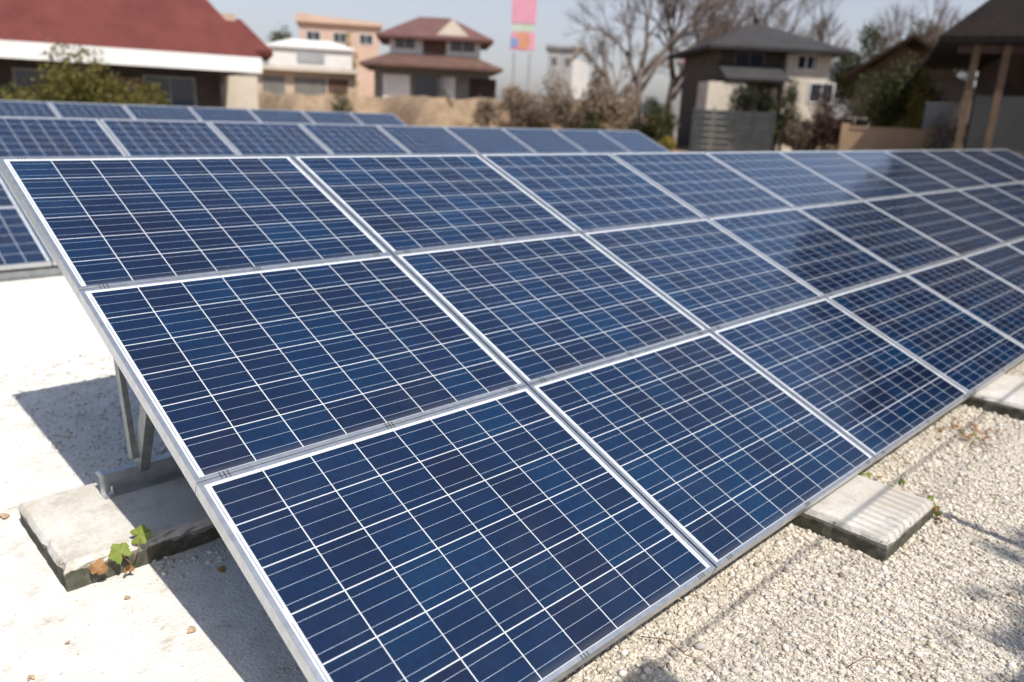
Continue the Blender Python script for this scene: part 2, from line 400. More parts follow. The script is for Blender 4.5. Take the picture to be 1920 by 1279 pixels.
# ------------------------------------------------------------------ solar modules
MW, MH, FT = 1.3358, .9962, .046
def frame_mesh():
    prof = [(0, -.0014), (.0012, 0), (.0136, 0), (.0145, -.001), (.0145, -.0045), (.003, -.0045), (.003, -.043), (.024, -.043), (.024, -.046), (0, -.046)]
    m = MB(); n = len(prof)
    cor = [(-1, -1), (1, -1), (1, 1), (-1, 1)]
    vs = [(sx*(MW/2-d), sy*(MH/2-d), z) for sx, sy in cor for d, z in prof]
    fs = [(c*n+i, c*n+(i+1) % n, ((c+1) % 4)*n+(i+1) % n, ((c+1) % 4)*n+i) for c in range(4) for i in range(n)]
    return m.poly(vs, fs)
def notch_mesh(cx, side):
    m = MB(); y1 = side*MH/2
    for k in (-1, 0, 1):
        x = cx+k*.0125
        m.box(x-.0013, x+.0013, min(y1-side*.0125, y1+side*.0006), max(y1-side*.0125, y1+side*.0006), -.004, .0007)
    return m
def junction_mesh():
    return MB().box(-.055, .055, .33, .41, -.032, -.0102)
proto = empty('solar_panel')
fr = frame_mesh().build('frame', M['alu'], proto)
lam = MB().box(-MW/2+.014, MW/2-.014, -MH/2+.014, MH/2-.014, -.0095, -.0026).build('laminate', M['cells'], proto)
jb = junction_mesh().build('junction_box', M['black'], proto)
nts = [notch_mesh(cx, sd).build('drain_notch', M['notch'], proto) for sd in (-1, 1) for cx in (-.585, 0, .585)]
plain_parts = [fr, lam, jb]; all_parts = plain_parts + nts
protos_used = []
def place_panel(loc, label, group, detailed):
    if not protos_used and detailed:
        o = proto; protos_used.append(1)
    else:
        o = proto.copy(); C.objects.link(o)
        for q in (all_parts if detailed else plain_parts):
            c = q.copy(); C.objects.link(c); c.parent = o
    o.location = loc; o.rotation_euler = (SLOPE + R.uniform(-.0012, .0012), R.uniform(-.0010, .0010), 0)
    tag(o, label, 'solar panel', group)
ORD = ['first', 'second', 'third', 'fourth', 'fifth', 'sixth', 'seventh', 'eighth', 'ninth', 'tenth', 'eleventh', 'twelfth', 'thirteenth']
TIER = ['top', 'middle', 'bottom']
def array(org, c0, c1, name, from_left, detailed):
    for c in range(c0, c1):
        k = ORD[c-c0] if from_left else ORD[c1-1-c]
        for t in range(3):
            u, v = c+.5, t+.5
            P = Vector(org) + Vector((u*PW, -v*PH*CT, -v*PH*ST))
            place_panel(P, 'blue solar panel in the %s tier of the %s, %s from its %s end' % (TIER[t], name, k, 'left' if from_left else 'right'),
                        'panels of the '+name, detailed)
ROWS = [((0, 0, 0), 0, 11, 'nearest array', True, True),
        ((2.42, 6.613, -.045), -3, 8, 'middle array', False, False),
        ((3.673, 13.531, .027), -3, 6, 'farthest array', False, False)]
for r in ROWS: array(*r)

# ------------------------------------------------------------------ mounts and concrete pads
def zed(h, fl, t=.004):
    """Z profile: lower flange to -x, web, upper flange to +x"""
    return [(-fl, 0), (t, 0), (t, h-t), (fl, h-t), (fl, h), (0, h), (0, t), (-fl, t)]
def cee(h, fl, t=.004):
    return [(0, 0), (fl, 0), (fl, t), (t, t), (t, h-t), (fl, h-t), (fl, h), (0, h)]
def under(y, off=.05): return y*ST/CT - off/CT
def mount(org, x0, x1, label, pads, detailed=True):
    o = empty('mounting_frame', (org[0]+x0, org[1], GZ)); oz = org[2]-GZ
    L = x1-x0
    gz0 = .1
    def seg(name, prof, a, b, ex, ey): return MB().prism(prof, a, b, ex, ey).build(name, M['galv_dark' if name in ('leg', 'brace', 'rafter', 'purlin') else 'galv'], o)
    # base rails along the array, on the pads
    seg('base_rail', zed(.082, .045), (.03, -.80, gz0+.002), (L, -.80, gz0+.002), (0, 1, 0), (0, 0, 1))
    zf = under(-2.62)+oz
    if not detailed: seg('front_rail', zed(.068, .05), (.05, -2.66, .002), (L-.05, -2.66, .002), (0, 1, 0), (0, 0, 1))
    else: seg('front_rail', zed(max(.06, zf-gz0-.004), .04), (.05, -2.60, gz0+.002), (L-.05, -2.60, gz0+.002), (0, 1, 0), (0, 0, 1))
    # purlins under the modules, along the array
    for y in (-.45, -1.35, -2.25):
        z = under(y, .052)+oz
        seg('purlin', cee(.05, .03), (.06, y, z-.05), (L-.02, y, z-.05), (0, CT, ST), (0, -ST, CT))
    for k, x in enumerate(pads):
        x = x-x0
        a = Vector((x, -.815, gz0+.085)); b = Vector((x, -1.12, under(-1.12, .056)+oz)); t = Vector((x, -.70, under(-.70, .056)+oz))
        for nm, p0, p1 in (('leg', a, b), ('brace', a.lerp(b, .10)+Vector((0, .03, .0)), t)):
            d = (p1-p0).normalized()
            seg(nm, cee(.062, .038) if nm == 'leg' else cee(.045, .022), p0+Vector((.008 if nm == 'leg' else -.014, -.03, -.01)), p1+Vector((.008 if nm == 'leg' else -.014, -.03, 0)), (1, 0, 0), Vector((1, 0, 0)).cross(d)*-1)
        # rafter from front rail to the top
        y0, y1 = -2.6, -.12
        off = .107
        p0 = Vector((x-.06, y0, under(y0, off)+oz)); p1 = Vector((x-.06, y1, under(y1, off)+oz))
        seg('rafter', cee(.05, .03), p0, p1, (1, 0, 0), (0, -ST, CT))
        bo = MB()
        for dx in ((-.095,) if k == 0 else (-.095, .25)):
            q = Vector((x+dx, -.825, gz0+.006))
            bo.tube([q, q+Vector((0, 0, .035))], .006, 8); bo.tube([q+Vector((0, 0, .001)), q+Vector((0, 0, .011))], .0125, 6)
        bo.build('anchor_bolt', M['galv'], o)
    return tag(o, label, 'mounting frame', 'mounting frames of the arrays')
PADX = [.16, 2.46, 4.70, 6.94, 9.18, 11.42, 13.60]
mount((0, 0, 0), 0, 14.80, 'galvanised steel frame under the nearest array, its leg and rail on the leftmost concrete slab', PADX)
p2 = [-1.2+k*2.24-.35 for k in range(7)]
mount(ROWS[1][0], -3*PW, 8*PW, 'galvanised frame under the middle array, its pale front rail showing at the photo left edge', [-3.7+k*2.24 for k in range(7)], False)
mount(ROWS[2][0], -3*PW, 6*PW, 'galvanised frame under the farthest array, hidden behind the middle array', [-3.7+k*2.24 for k in range(6)], False)

def pad(x0, x1, y0, y1, label, seed, top=GZ+.1, sub=10):
    """a cast slab with a chipped, rounded rim"""
    rr = random.Random(seed); hx, hy = (x1-x0)/2, (y1-y0)/2
    o_loc = ((x0+x1)/2, (y0+y1)/2, GZ)
    nx = max(6, int((x1-x0)/.035)); ny = max(6, int((y1-y0)/.035))
    per = [(-hx+2*hx*i/nx, -hy) for i in range(nx)] + [(hx, -hy+2*hy*i/ny) for i in range(ny)] + \
          [(hx-2*hx*i/nx, hy) for i in range(nx)] + [(-hx, hy-2*hy*i/ny) for i in range(ny)]
    n = len(per); h = top-GZ
    rings = [(0, -.02), (.0, .40*h), (-.004, h-.026), (.002, h-.014), (.009, h-.004), (.020, h)]
    m = MB(); vs = []
    chip = [rr.uniform(0, 1)**5*.009 for _ in range(n)]
    for k, (ins, z) in enumerate(rings):
        for i, (x, y) in enumerate(per):
            d = ins + (chip[i] if k in (2, 3, 4) else 0) + rr.uniform(-.0016, .0016)
            nxn = x/hx if abs(abs(x)-hx) < 1e-6 else 0; nyn = y/hy if abs(abs(y)-hy) < 1e-6 else 0
            vs.append((x-nxn*d, y-nyn*d, z+(rr.uniform(-.002, .001) if k in (2, 3, 4) else 0)))
    fs = [(k*n+i, k*n+(i+1) % n, (k+1)*n+(i+1) % n, (k+1)*n+i) for k in range(len(rings)-1) for i in range(n)]
    fs.append(tuple((len(rings)-1)*n+i for i in range(n)))
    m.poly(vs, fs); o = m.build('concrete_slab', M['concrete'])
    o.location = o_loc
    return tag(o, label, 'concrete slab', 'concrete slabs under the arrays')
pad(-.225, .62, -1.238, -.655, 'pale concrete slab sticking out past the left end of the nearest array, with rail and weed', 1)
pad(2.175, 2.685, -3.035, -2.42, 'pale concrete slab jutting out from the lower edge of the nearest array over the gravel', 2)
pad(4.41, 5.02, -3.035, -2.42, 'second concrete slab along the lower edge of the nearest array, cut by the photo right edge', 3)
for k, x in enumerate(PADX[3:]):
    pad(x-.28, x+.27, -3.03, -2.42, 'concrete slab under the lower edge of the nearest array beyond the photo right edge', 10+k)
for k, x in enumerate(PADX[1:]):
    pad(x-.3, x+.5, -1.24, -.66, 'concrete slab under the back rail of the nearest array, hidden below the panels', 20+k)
for ri, (org, n) in enumerate(((ROWS[1][0], 7), (ROWS[2][0], 6))):
    for k in range(n):
        x = org[0]-3.7+k*2.24
        for y0, y1 in ((-1.24, -.66),):
            pad(x-.3, x+.4, org[1]+y0, org[1]+y1, 'concrete slab under the %s array, hidden below its panels' % ('middle' if ri == 0 else 'farthest'), 40+k+ri*20+int(y0*3))

# ------------------------------------------------------------------ weeds, leaves, twigs
def leaf_mesh(sz, lobes, seed, curl=.25):
    rr = random.Random(seed); n = 40; vs = [(0, 0, 0)]
    out = []
    for ring in (.45, 1.0):
        for i in range(n):
            a = 2*math.pi*i/n
            rad = .82 + .085*math.cos(lobes*a) + .05*math.cos(17*a+seed) - .55*max(0, math.cos(a-math.pi))**14
            r = rad*ring*sz
            x, y = r*math.cos(a), r*math.sin(a)*.92
            z = -curl*(x*x+y*y)/sz + .10*sz*ring*math.sin(lobes*a+seed)*ring + rr.uniform(-.02, .02)*sz
            vs.append((x, y, z))
    fs = [(0, 1+i, 1+(i+1) % n) for i in range(n)] + [(1+i, 1+n+i, 1+n+(i+1) % n, 1+(i+1) % n) for i in range(n)]
    m = MB(); m.poly(vs, fs); return m
def toward(n, spin):
    q = Vector(n).normalized().to_track_quat('Z', 'Y'); return (q.to_matrix() @ Matrix.Rotation(spin, 3, 'Z')).to_euler()
def put_leaf(parent, loc, rot, sz, lobes, seed, mat, curl=.25, name='leaf'):
    o = leaf_mesh(sz, lobes, seed, curl).build(name, mat, parent, True); o.location = loc; o.rotation_euler = rot
    return o
wd = empty('leafy_weed', (-.03, -1.262, GZ))
tag(wd, 'green and brown leafy weed growing up against the front of the leftmost slab', 'weed')
MB().tube([(0, 0, 0), (.005, -.015, .05), (-.03, -.012, .105)], [.003, .0025, .002], 6).build('stem', M['stem'], wd, True)
MB().tube([(.005, -.012, .04), (.03, -.012, .09), (.05, .01, .118)], [.0025, .002, .0018], 6).build('stem', M['stem'], wd, True)
put_leaf(wd, (-.028, -.012, .105), toward((-.35, -.75, .75), 2.2), .045, 5, 1, M['green_leaf'])
put_leaf(wd, (.052, .022, .128), toward((-.5, -.6, .6), .3), .044, 5, 2, M['green_leaf'])
put_leaf(wd, (-.105, -.02, .075), toward((-.4, -.9, .3), 1.2), .036, 4, 3, M['dry_leaf'], .7, 'dry_leaf')
put_leaf(wd, (-.012, -.02, .045), (-1.3, .5, .2), .022, 3, 5, M['dry_leaf'], .9, 'dry_leaf')
def small_weed(loc, label, spec, stems):
    o = empty('small_weed', loc); tag(o, label, 'weed')
    for pts, mt in stems: MB().tube(pts, .0018, 5).build('stem', mt, o, True)
    for i, (l, rt, sz, lob, mt) in enumerate(spec): put_leaf(o, l, rt, sz, lob, i+11, M[mt], .5)
    return o
small_weed((2.70, -3.03, GZ), 'green and rusty weed at the outer corner of the jutting slab',
    [((.0, -.01, .07), (.5, .2, 1), .026, 3, 'green_leaf'), ((-.02, -.03, .05), (.9, -.3, 2), .024, 4, 'green_leaf'), ((.02, -.03, .03), (.6, .5, 0), .022, 3, 'dry_leaf'),
     ((.05, .0, .04), (-.4, .8, 3), .022, 3, 'dry_leaf'), ((.06, .03, .02), (.3, .3, 1), .024, 4, 'dry_leaf'), ((-.01, -.045, .02), (1, 0, 1), .02, 3, 'dry_leaf'), ((.015, .02, .095), (.3, .3, 4), .018, 3, 'green_leaf')],
    [([(0, 0, 0), (.01, -.01, .06), (.015, .02, .095)], M['stem']), ([(.03, 0, 0), (.05, .01, .06)], M['stem'])])
small_weed((2.83, -2.86, GZ), 'small light green leaf sprouting behind the jutting slab', [((0, 0, .075), (.2, -.3, 1), .027, 4, 'green_leaf'), ((.02, .02, .05), (.2, -.3, 2), .016, 4, 'green_leaf')],
    [([(0, 0, 0), (0, 0, .075)], M['stem'])])
small_weed((2.86, -2.70, GZ), 'small olive weed between the jutting slab and the lower panel edge', [((0, 0, .04), (.2, -.3, 1), .024, 3, 'green_leaf'), ((.03, -.03, .03), (.3, .2, 2), .022, 3, 'dry_leaf'), ((-.03, .03, .04), (.2, .2, 3), .02, 3, 'green_leaf')],
    [([(0, 0, 0), (0, 0, .04)], M['stem'])])
rr = random.Random(5)
small_weed((3.92, -2.80, GZ), 'dry red creeping weed lying on the gravel near the right edge',
    [((rr.uniform(-.16, .16), rr.uniform(-.14, .14), rr.uniform(.015, .04)), (rr.uniform(-.5, .5), rr.uniform(-.5, .5), rr.uniform(0, 6)), rr.uniform(.010, .019), 3, 'dry_leaf') for _ in range(34)] +
    [((rr.uniform(-.13, -.02), rr.uniform(-.13, .0), .025), (rr.uniform(-.5, .5), 0, rr.uniform(0, 6)), .013, 3, 'green_leaf') for _ in range(9)],
    [([(-.2, -.1, .012), (-.05, .02, .03), (.1, .05, .02), (.2, .12, .01)], M['stem']), ([(-.1, .12, .012), (0, .03, .03), (.12, -.1, .01)], M['stem']), ([(-.2, -.2, .012), (-.02, -.02, .03)], M['stem'])])
small_weed((2.10, -2.62, GZ), 'thin dry red stems at the shaded foot of the jutting slab', [((.0, -.02, .03), (.4, .2, 1), .012, 3, 'dry_leaf')],
    [([(0, 0, 0), (-.03, -.03, .05), (-.02, -.05, .07)], M['stem']), ([(0, .03, 0), (-.03, .0, .04)], M['stem'])])
def twig(pts, label, r=.0018):
    MBo = MB().tube(pts, [r]*(len(pts)-1)+[r*.5], 5).build('dry_twig', M['stem'], None, True); tag(MBo, label, 'twig'); return MBo
g = GZ+.012
twig([(2.80, -2.90, g), (2.92, -2.96, g+.02), (2.97, -3.03, g+.015), (3.03, -3.07, g)], 'long thin dry twig lying on the gravel behind the jutting slab')
twig([(1.07, -2.68, g), (1.10, -2.76, g+.02), (1.10, -2.83, g+.005), (1.13, -2.90, g)], 'thin brown twig on the gravel below the first panel of the bottom tier')
twig([(1.45, -3.20, g), (1.52, -3.22, g+.012), (1.58, -3.27, g)], 'short curved dry twig on open gravel near the bottom of the photo')
LV = [(.005, -1.709, .024, 'yellowish fallen leaf at the shadow edge left of the nearest array'), 
      (-.424, -1.62, .019, 'brown fallen leaf in the bottom left corner'), (-.085, -1.404, .018, 'small brown fallen leaf in front of the leftmost slab'),
      (-.30, -1.52, .014, 'tiny grey brown fallen leaf left of the slab front corner'), (-.262, -.56, .036, 'orange brown fallen leaf beside the far end of the leftmost slab'),
      (.22, -1.45, .026, 'dark brown fallen leaf in the shade below the leftmost slab'), (.30, -1.62, .022, 'dark fallen leaf in the shade by the panel edge')]
for i, (x, y, s, lb) in enumerate(LV):
    o = leaf_mesh(s*.72, 3, i+30, .6).build('fallen_leaf', M['pale_leaf'] if i in (0, 1, 2, 3, 4) else M['dry_leaf'], None, True); o.location = (x, y, GZ+s*.45+.004); o.rotation_euler = (R.uniform(-.3, .3), R.uniform(-.3, .3), R.uniform(0, 6))
    tag(o, lb, 'leaf', 'fallen leaves')

# ------------------------------------------------------------------ unseen mesh fence to the south, added to throw its shadow on the gravel
def south_fence():
    Y = -4.46
    o = empty('shadow_fence', (0, Y, GZ)); tag(o, 'unseen wire mesh fence added behind the viewer to throw shadow on the gravel', 'fence')
    x0, x1, H = -2.4, 9.0, 2.5
    b = MB(); x = x0
    while x < x1:
        b.box(x-.0028, x+.0028, -.003, .003, .06, H); x += .052
    b.build('mesh_panel', M['galv'], o)
    for z, h in ((2.48, .010), (1.30, .010), (.2, .02)): MB().box(x0, x1, .006, .016, z-h/2, z+h/2).build('rail', M['galv'], o)
    MB().box(.15, .86, -.012, -.006, 1.80, 2.56).build('shadow_plate', M['galv'], o)  # added plate, only there to cast a dark patch on the gravel
    for px in (-2.2, 2.66, 5.1, 7.5): MB().box(px-.02, px+.02, .032, .072, 0, H+.03).build('post', M['galv'], o)
south_fence()
def shadow_cables():  # unseen cables, added for their soft shadow streaks
    o = empty('overhead_cable', (0, -10.5, GZ)); tag(o, 'unseen black cables on two poles, added behind the viewer to cast shadow streaks', 'cable')
    for x in (-16, 22): MB().tube([(x, 0, 0), (x, 0, 13.2)], [.15, .10], 10).build('pole', M['timber'], o)
    for dy, z, r in ((.36, 12.0, .0085), (-.15, 12.2, .006), (.0, 11.6, .007)):
        MB().tube([(-16+38*i/12, dy, z-.35*(1-((i-6)/6)**2)) for i in range(13)], r, 6).build('cable', M['black'], o, True)
shadow_cables()

# ------------------------------------------------------------------ vegetation builders
def leaf_cloud(name, blobs, n, size, m, parent, seed, shell=.55):
    """many small leaf faces spread through a set of ellipsoids (cx,cy,cz,rx,ry,rz)"""
    rg = np.random.default_rng(seed)
    B = np.array(blobs, float); vol = (B[:, 3]*B[:, 4]*B[:, 5])**.8; idx = rg.choice(len(B), n, p=vol/vol.sum())
    d = rg.normal(size=(n, 3)); d /= np.linalg.norm(d, axis=1, keepdims=True)
    r = shell + (1-shell)*rg.uniform(0, 1, (n, 1))**.7; r *= 1+.18*rg.normal(size=(n, 1))
    c = B[idx, :3]+d*r*B[idx, 3:6]
    a = rg.normal(size=(n, 3)); a /= np.linalg.norm(a, axis=1, keepdims=True)
    b = np.cross(a, rg.normal(size=(n, 3))); b /= np.linalg.norm(b, axis=1, keepdims=True)
    s = size*rg.uniform(.6, 1.4, (n, 1))
    P = np.stack([c-a*s, c+b*s*.45, c+a*s, c-b*s*.45], 1).reshape(-1, 3)
    P[:, 2] = np.maximum(P[:, 2], .02)
    F = np.arange(4*n).reshape(n, 4)
    return mesh_np(name, P, F, m, parent)
def crown_blobs(rx, ry, z0, z1, n, seed, br=.42):
    rr = random.Random(seed); out = []; cz, rz = (z0+z1)/2, (z1-z0)/2
    for i in range(n):
        while True:
            x, y, z = (rr.uniform(-1, 1) for _ in range(3))
            if x*x+y*y+z*z < 1: break
        k = br*rr.uniform(.7, 1.2)
        out.append((x*rx*(1-k*.5), y*ry*(1-k*.5), cz+z*rz*(1-k*.6), rx*k, ry*k, rz*k*.9))
    return out
def bush(px, d, wpx, ytop, m, label, name='garden_shrub', n=1500, size=.10, seed=0, z0=.1, dep=.8, group=None, trunk=True, cat='shrub', nb=14):
    p = spot(px, d); h = hgt(px, ytop, d); rx = wpx/2/FPX*d
    o = empty(name, p, face(p)); tag(o, label, cat, group)
    leaf_cloud('crown', crown_blobs(rx, rx*dep, z0, h, nb, seed), int(n*2.6), size*.6, m, o, seed)
    if trunk:
        t = MB(); rr = random.Random(seed)
        t.tube([(0, 0, 0), (.03*h, 0, h*.4), (0, .02*h, h*.75)], [.035*h**.6, .028*h**.6, .012*h**.6], 7)
        for k in range(5):
            a = rr.uniform(0, 6.28); t.tube([(.02*h, 0, h*rr.uniform(.25, .5)), (rx*.6*math.cos(a), rx*.5*math.sin(a), h*rr.uniform(.6, .85))], [.018*h**.6, .006], 5)
        t.build('trunk', M['bark'], o, True)
    return o
def bare_tree(px, d, h, label, seed, spread=.5, depth=6, name='bare_tree', group='leafless trees behind the yard'):
    p = spot(px, d); rr = random.Random(seed); o = empty(name, p, rr.uniform(0, 6)); tag(o, label, 'tree', group)
    tr, br = MB(), MB()
    def grow(a, dr, ln, r, lev):
        mid = a+dr*ln*.5+Vector((rr.uniform(-1, 1), rr.uniform(-1, 1), 0))*ln*.05; e = a+dr*ln
        (tr if lev < 2 else br).tube([a, mid, e], [r, r*.85, r*.7], 7 if lev < 2 else 4)
        if lev >= depth: return
        for k in range(3 if lev > 0 else 4):
            ang = rr.uniform(.25, .75)*(spread/.5); az = rr.uniform(0, 6.28)
            ax = dr.orthogonal().normalized(); ax.rotate(Matrix.Rotation(az, 3, dr))
            nd = (dr*math.cos(ang)+ax*math.sin(ang)); nd = (nd+Vector((0, 0, .12))).normalized()
            grow(a+dr*ln*rr.uniform(.6, 1.0), nd, ln*rr.uniform(.6, .82), r*rr.uniform(.48, .64), lev+1)
    grow(Vector((0, 0, 0)), Vector((rr.uniform(-.06, .06), 0, 1)).normalized(), h*.28, h*.0175, 0)
    tr.build('trunk', M['bark'], o, True); br.build('crown', M['twig'], o)
    return o

# ------------------------------------------------------------------ houses
def hip(m, w, dp, z, rise, ov, ridge, t=.16):
    """hipped roof: eaves slab + four slopes; ridge is the ridge length"""
    x, y, r = w/2+ov, dp/2+ov, ridge/2
    vs = [(-x, -y, z), (x, -y, z), (x, y, z), (-x, y, z), (-x, -y, z+t), (x, -y, z+t), (x, y, z+t), (-x, y, z+t), (-r, 0, z+t+rise), (r, 0, z+t+rise)]
    m.poly(vs, [(0, 3, 2, 1), (0, 1, 5, 4), (1, 2, 6, 5), (2, 3, 7, 6), (3, 0, 4, 7), (4, 5, 9, 8), (5, 6, 9), (6, 7, 8, 9), (7, 4, 8)])
    return m
def gable(m, w, dp, z, rise, ov, t=.16):
    """gabled roof, ridge along y (front gable)"""
    x, y = w/2+ov, dp/2+ov
    prof = [(-x, z), (0, z+rise), (x, z), (x, z+t), (0, z+rise+t*1.2), (-x, z+t)]
    return m.prism(prof, (0, -y, 0), (0, y, 0), (1, 0, 0), (0, 0, 1))
def window(parent, x, z, w, h, y, fm=None, name='window'):
    fm = fm or M['white_paint']; t = .07
    f = MB(); f.box(x-w/2, x+w/2, y-.05, y+.02, z, z+t); f.box(x-w/2, x+w/2, y-.05, y+.02, z+h-t, z+h)
    f.box(x-w/2, x-w/2+t, y-.05, y+.02, z+t, z+h-t); f.box(x+w/2-t, x+w/2, y-.05, y+.02, z+t, z+h-t); f.box(x-t/3, x+t/3, y-.045, y+.02, z+t, z+h-t)
    fo = f.build(name, fm, parent)
    MB().box(x-w/2+t*.8, x+w/2-t*.8, y-.02, y+.012, z+t*.8, z+h-t*.8).build('pane', M['window'], fo)
def house(px, d, rot=0.0, off=0.0):
    p = spot(px, d); o = empty('house', p, face(p)+rot); return o
def span(pxa, pxb, d):
    return (spot(pxa, d)-spot(pxb, d)).length

# red-roofed long house on the left
def red_house():
    d = 26.5; o = house(150, d); o.name = 'red_roof_house'
    tag(o, 'long low house with a wide red roof and white eaves band, at the upper left', 'house')
    x1 = span(150, 494, d); x0 = -9.5; ze = hgt(250, 92, d)
    cx, w = (x0+x1)/2, x1-x0; dp = 7.0
    MB().box(x0+.3, x1-1.0, .9, .9+dp, 0, ze-.25).build('wall', M['dark_wood'], o)
    m = MB(); y0, y1 = -.1, dp+1.9; t = .02
    rise = 4.2
    vs = [(x0-.8, y0, ze), (x1, y0, ze), (x1, y1, ze), (x0-.8, y1, ze), (x0+3, (y0+y1)/2, ze+rise), (x1-3.0, (y0+y1)/2, ze+rise)]
    m.poly(vs, [(0, 3, 2, 1), (0, 1, 5, 4), (1, 2, 5), (2, 3, 4, 5), (3, 0, 4)])
    m.build('roof', M['red_roof'], o)
    MB().box(x0-.8, x1+.02, y0-.05, y0+.12, ze-.46, ze-.004).box(x1-.14, x1+.03, y0+.125, y1, ze-.46, ze-.004).build('eaves_band', M['white_paint'], o)
    MB().box(x0-.5, x1-.2, y0+.13, .89, ze-.30, ze-.22).build('porch_ceiling', M['dark_wood'], o)
    for x in (x1-1.15, x1-4.6, x1-8.2): MB().box(x-.07, x+.07, .1, .24, 0, ze-.31).build('porch_post', M['dark_wood'], o)
    for x, ww in ((x1-2.6, 1.5), (x1-5.9, 1.7), (x1-9.8, 1.7)): window(o, x, .9, ww, 1.25, .9, M['grey_wall'])
    MB().box(x1-4.3, x1-3.4, .84, .91, 0, 2.05).build('door', M['rust'], o)
    # lower roof behind, showing right of the hip
red_house()
def red_annex():
    d = 33; o = house(428, d); o.name = 'red_roof_annex'
    tag(o, 'small red roofed annex showing behind the right hip of the long red house', 'house')
    w = span(330, 505, d); z0 = hgt(430, 100, d); z1 = hgt(430, 24, d)
    MB().box(-w/2+.5, w/2-.6, .4, 4.5, 0, z0).build('wall', M['cream'], o)
    m = MB(); hip(m, w-1.0, 4.0, z0, z1-z0-.15, .5, w*.36); r = m.build('roof', M['red_roof'], o); r.location = (0, 2.4, 0)
    MB().box(-.4, .4, 2.2, 2.6, z1-.1, z1+.16).build('ridge_cap', M['beige'], o)
red_annex()
bush(150, 21, 215, 84, M['olive'], 'large olive green shrub in front of the long red-roofed house', n=5200, size=.085, seed=2, dep=.7, nb=26)
bush(262, 21.6, 72, 130, M['olive'], 'smaller olive shrub beside the large one under the white eaves', n=1500, size=.075, seed=3, nb=10)
bush(18, 22.5, 70, 150, M['darkgreen'], 'low dark green shrub at the left photo edge below the red house', n=900, size=.08, seed=4, nb=10)

def block(px0, px1, d, ytop, dp, m, label, name, roof=None, roofh=.3, wins=0, cat='building', zsplit=None):
    pc = (px0+px1)/2; o = house(pc, d); o.name = name; tag(o, label, cat)
    w = span(px0, px1, d); h = hgt(pc, ytop, d)
    MB().box(-w/2, w/2, 0, dp, 0, h).build('wall', m, o)
    if roof:
        MB().box(-w/2-.3, w/2+.3, -.3, dp+.3, h, h+roofh).build('roof', roof, o)
    n = wins
    for i in range(n): window(o, -w/2+w*(i+.5)/n, h-1.9, min(1.6, w/n*.55), 1.1, 0)
    return o, w, h
# far buildings left of centre
o, w, h = block(566, 712, 92, 46, 8, M['peach'], 'distant peach coloured building with a low sloping roof', 'peach_building', None, wins=3)
m = MB(); m.prism([(-w/2-.4, h), (w/2+.4, h), (w/2+.4, h+.35), (-w/2-.4, h+.85)], (0, -.4, 0), (0, 8.4, 0), (1, 0, 0), (0, 0, 1)); m.build('roof', M['peach'], o)
o, w, h = block(506, 662, 64, 92, 7, M['white_paint'], 'white low building between the red house and the two-storey house', 'white_building', None, wins=0)
hip(MB(), w-.6, 6.4, h, .7, .5, w*.5).build('roof', M['white_paint'], o).location = (0, 3.5, 0)
MB().box(-1.0, 1.0, -.06, .03, h-1.0, h-.25).build('shutter', M['pale_grey'], o)
for x in (-2.2, .6, 2.4): window(o, x, h-2.5, 1.2, 1.0, 0)
o, w, h = block(470, 668, 52, 134, 5, M['beige'], 'beige lean-to shed in front of the white building', 'beige_shed', None)
MB().prism([(-w/2-.2, h), (w/2+.2, h), (w/2+.2, h+.25), (-w/2-.2, h+.25)], (0, -.5, 0), (0, 5.2, 0), (1, 0, 0), (0, 0, 1)).build('roof', M['cream'], o)
for x, ww in ((-w*.28, 1.3), (.4, 1.9), (w*.33, 1.2)): MB().box(x-ww/2, x+ww/2, -.05, .04, .2, h-.35).build('door', M['rust'] if ww < 1.25 else M['grey_wall'], o)
bush(528, 100, 56, 36, M['darkgreen'], 'small dark tree far behind the white building', 'far_tree', 1200, .3, 6, 1.5, cat='tree')
bush(652, 84, 34, 58, M['yellow'], 'small bright green tree before the peach building', 'far_tree', 700, .25, 7, 1.0, cat='tree')

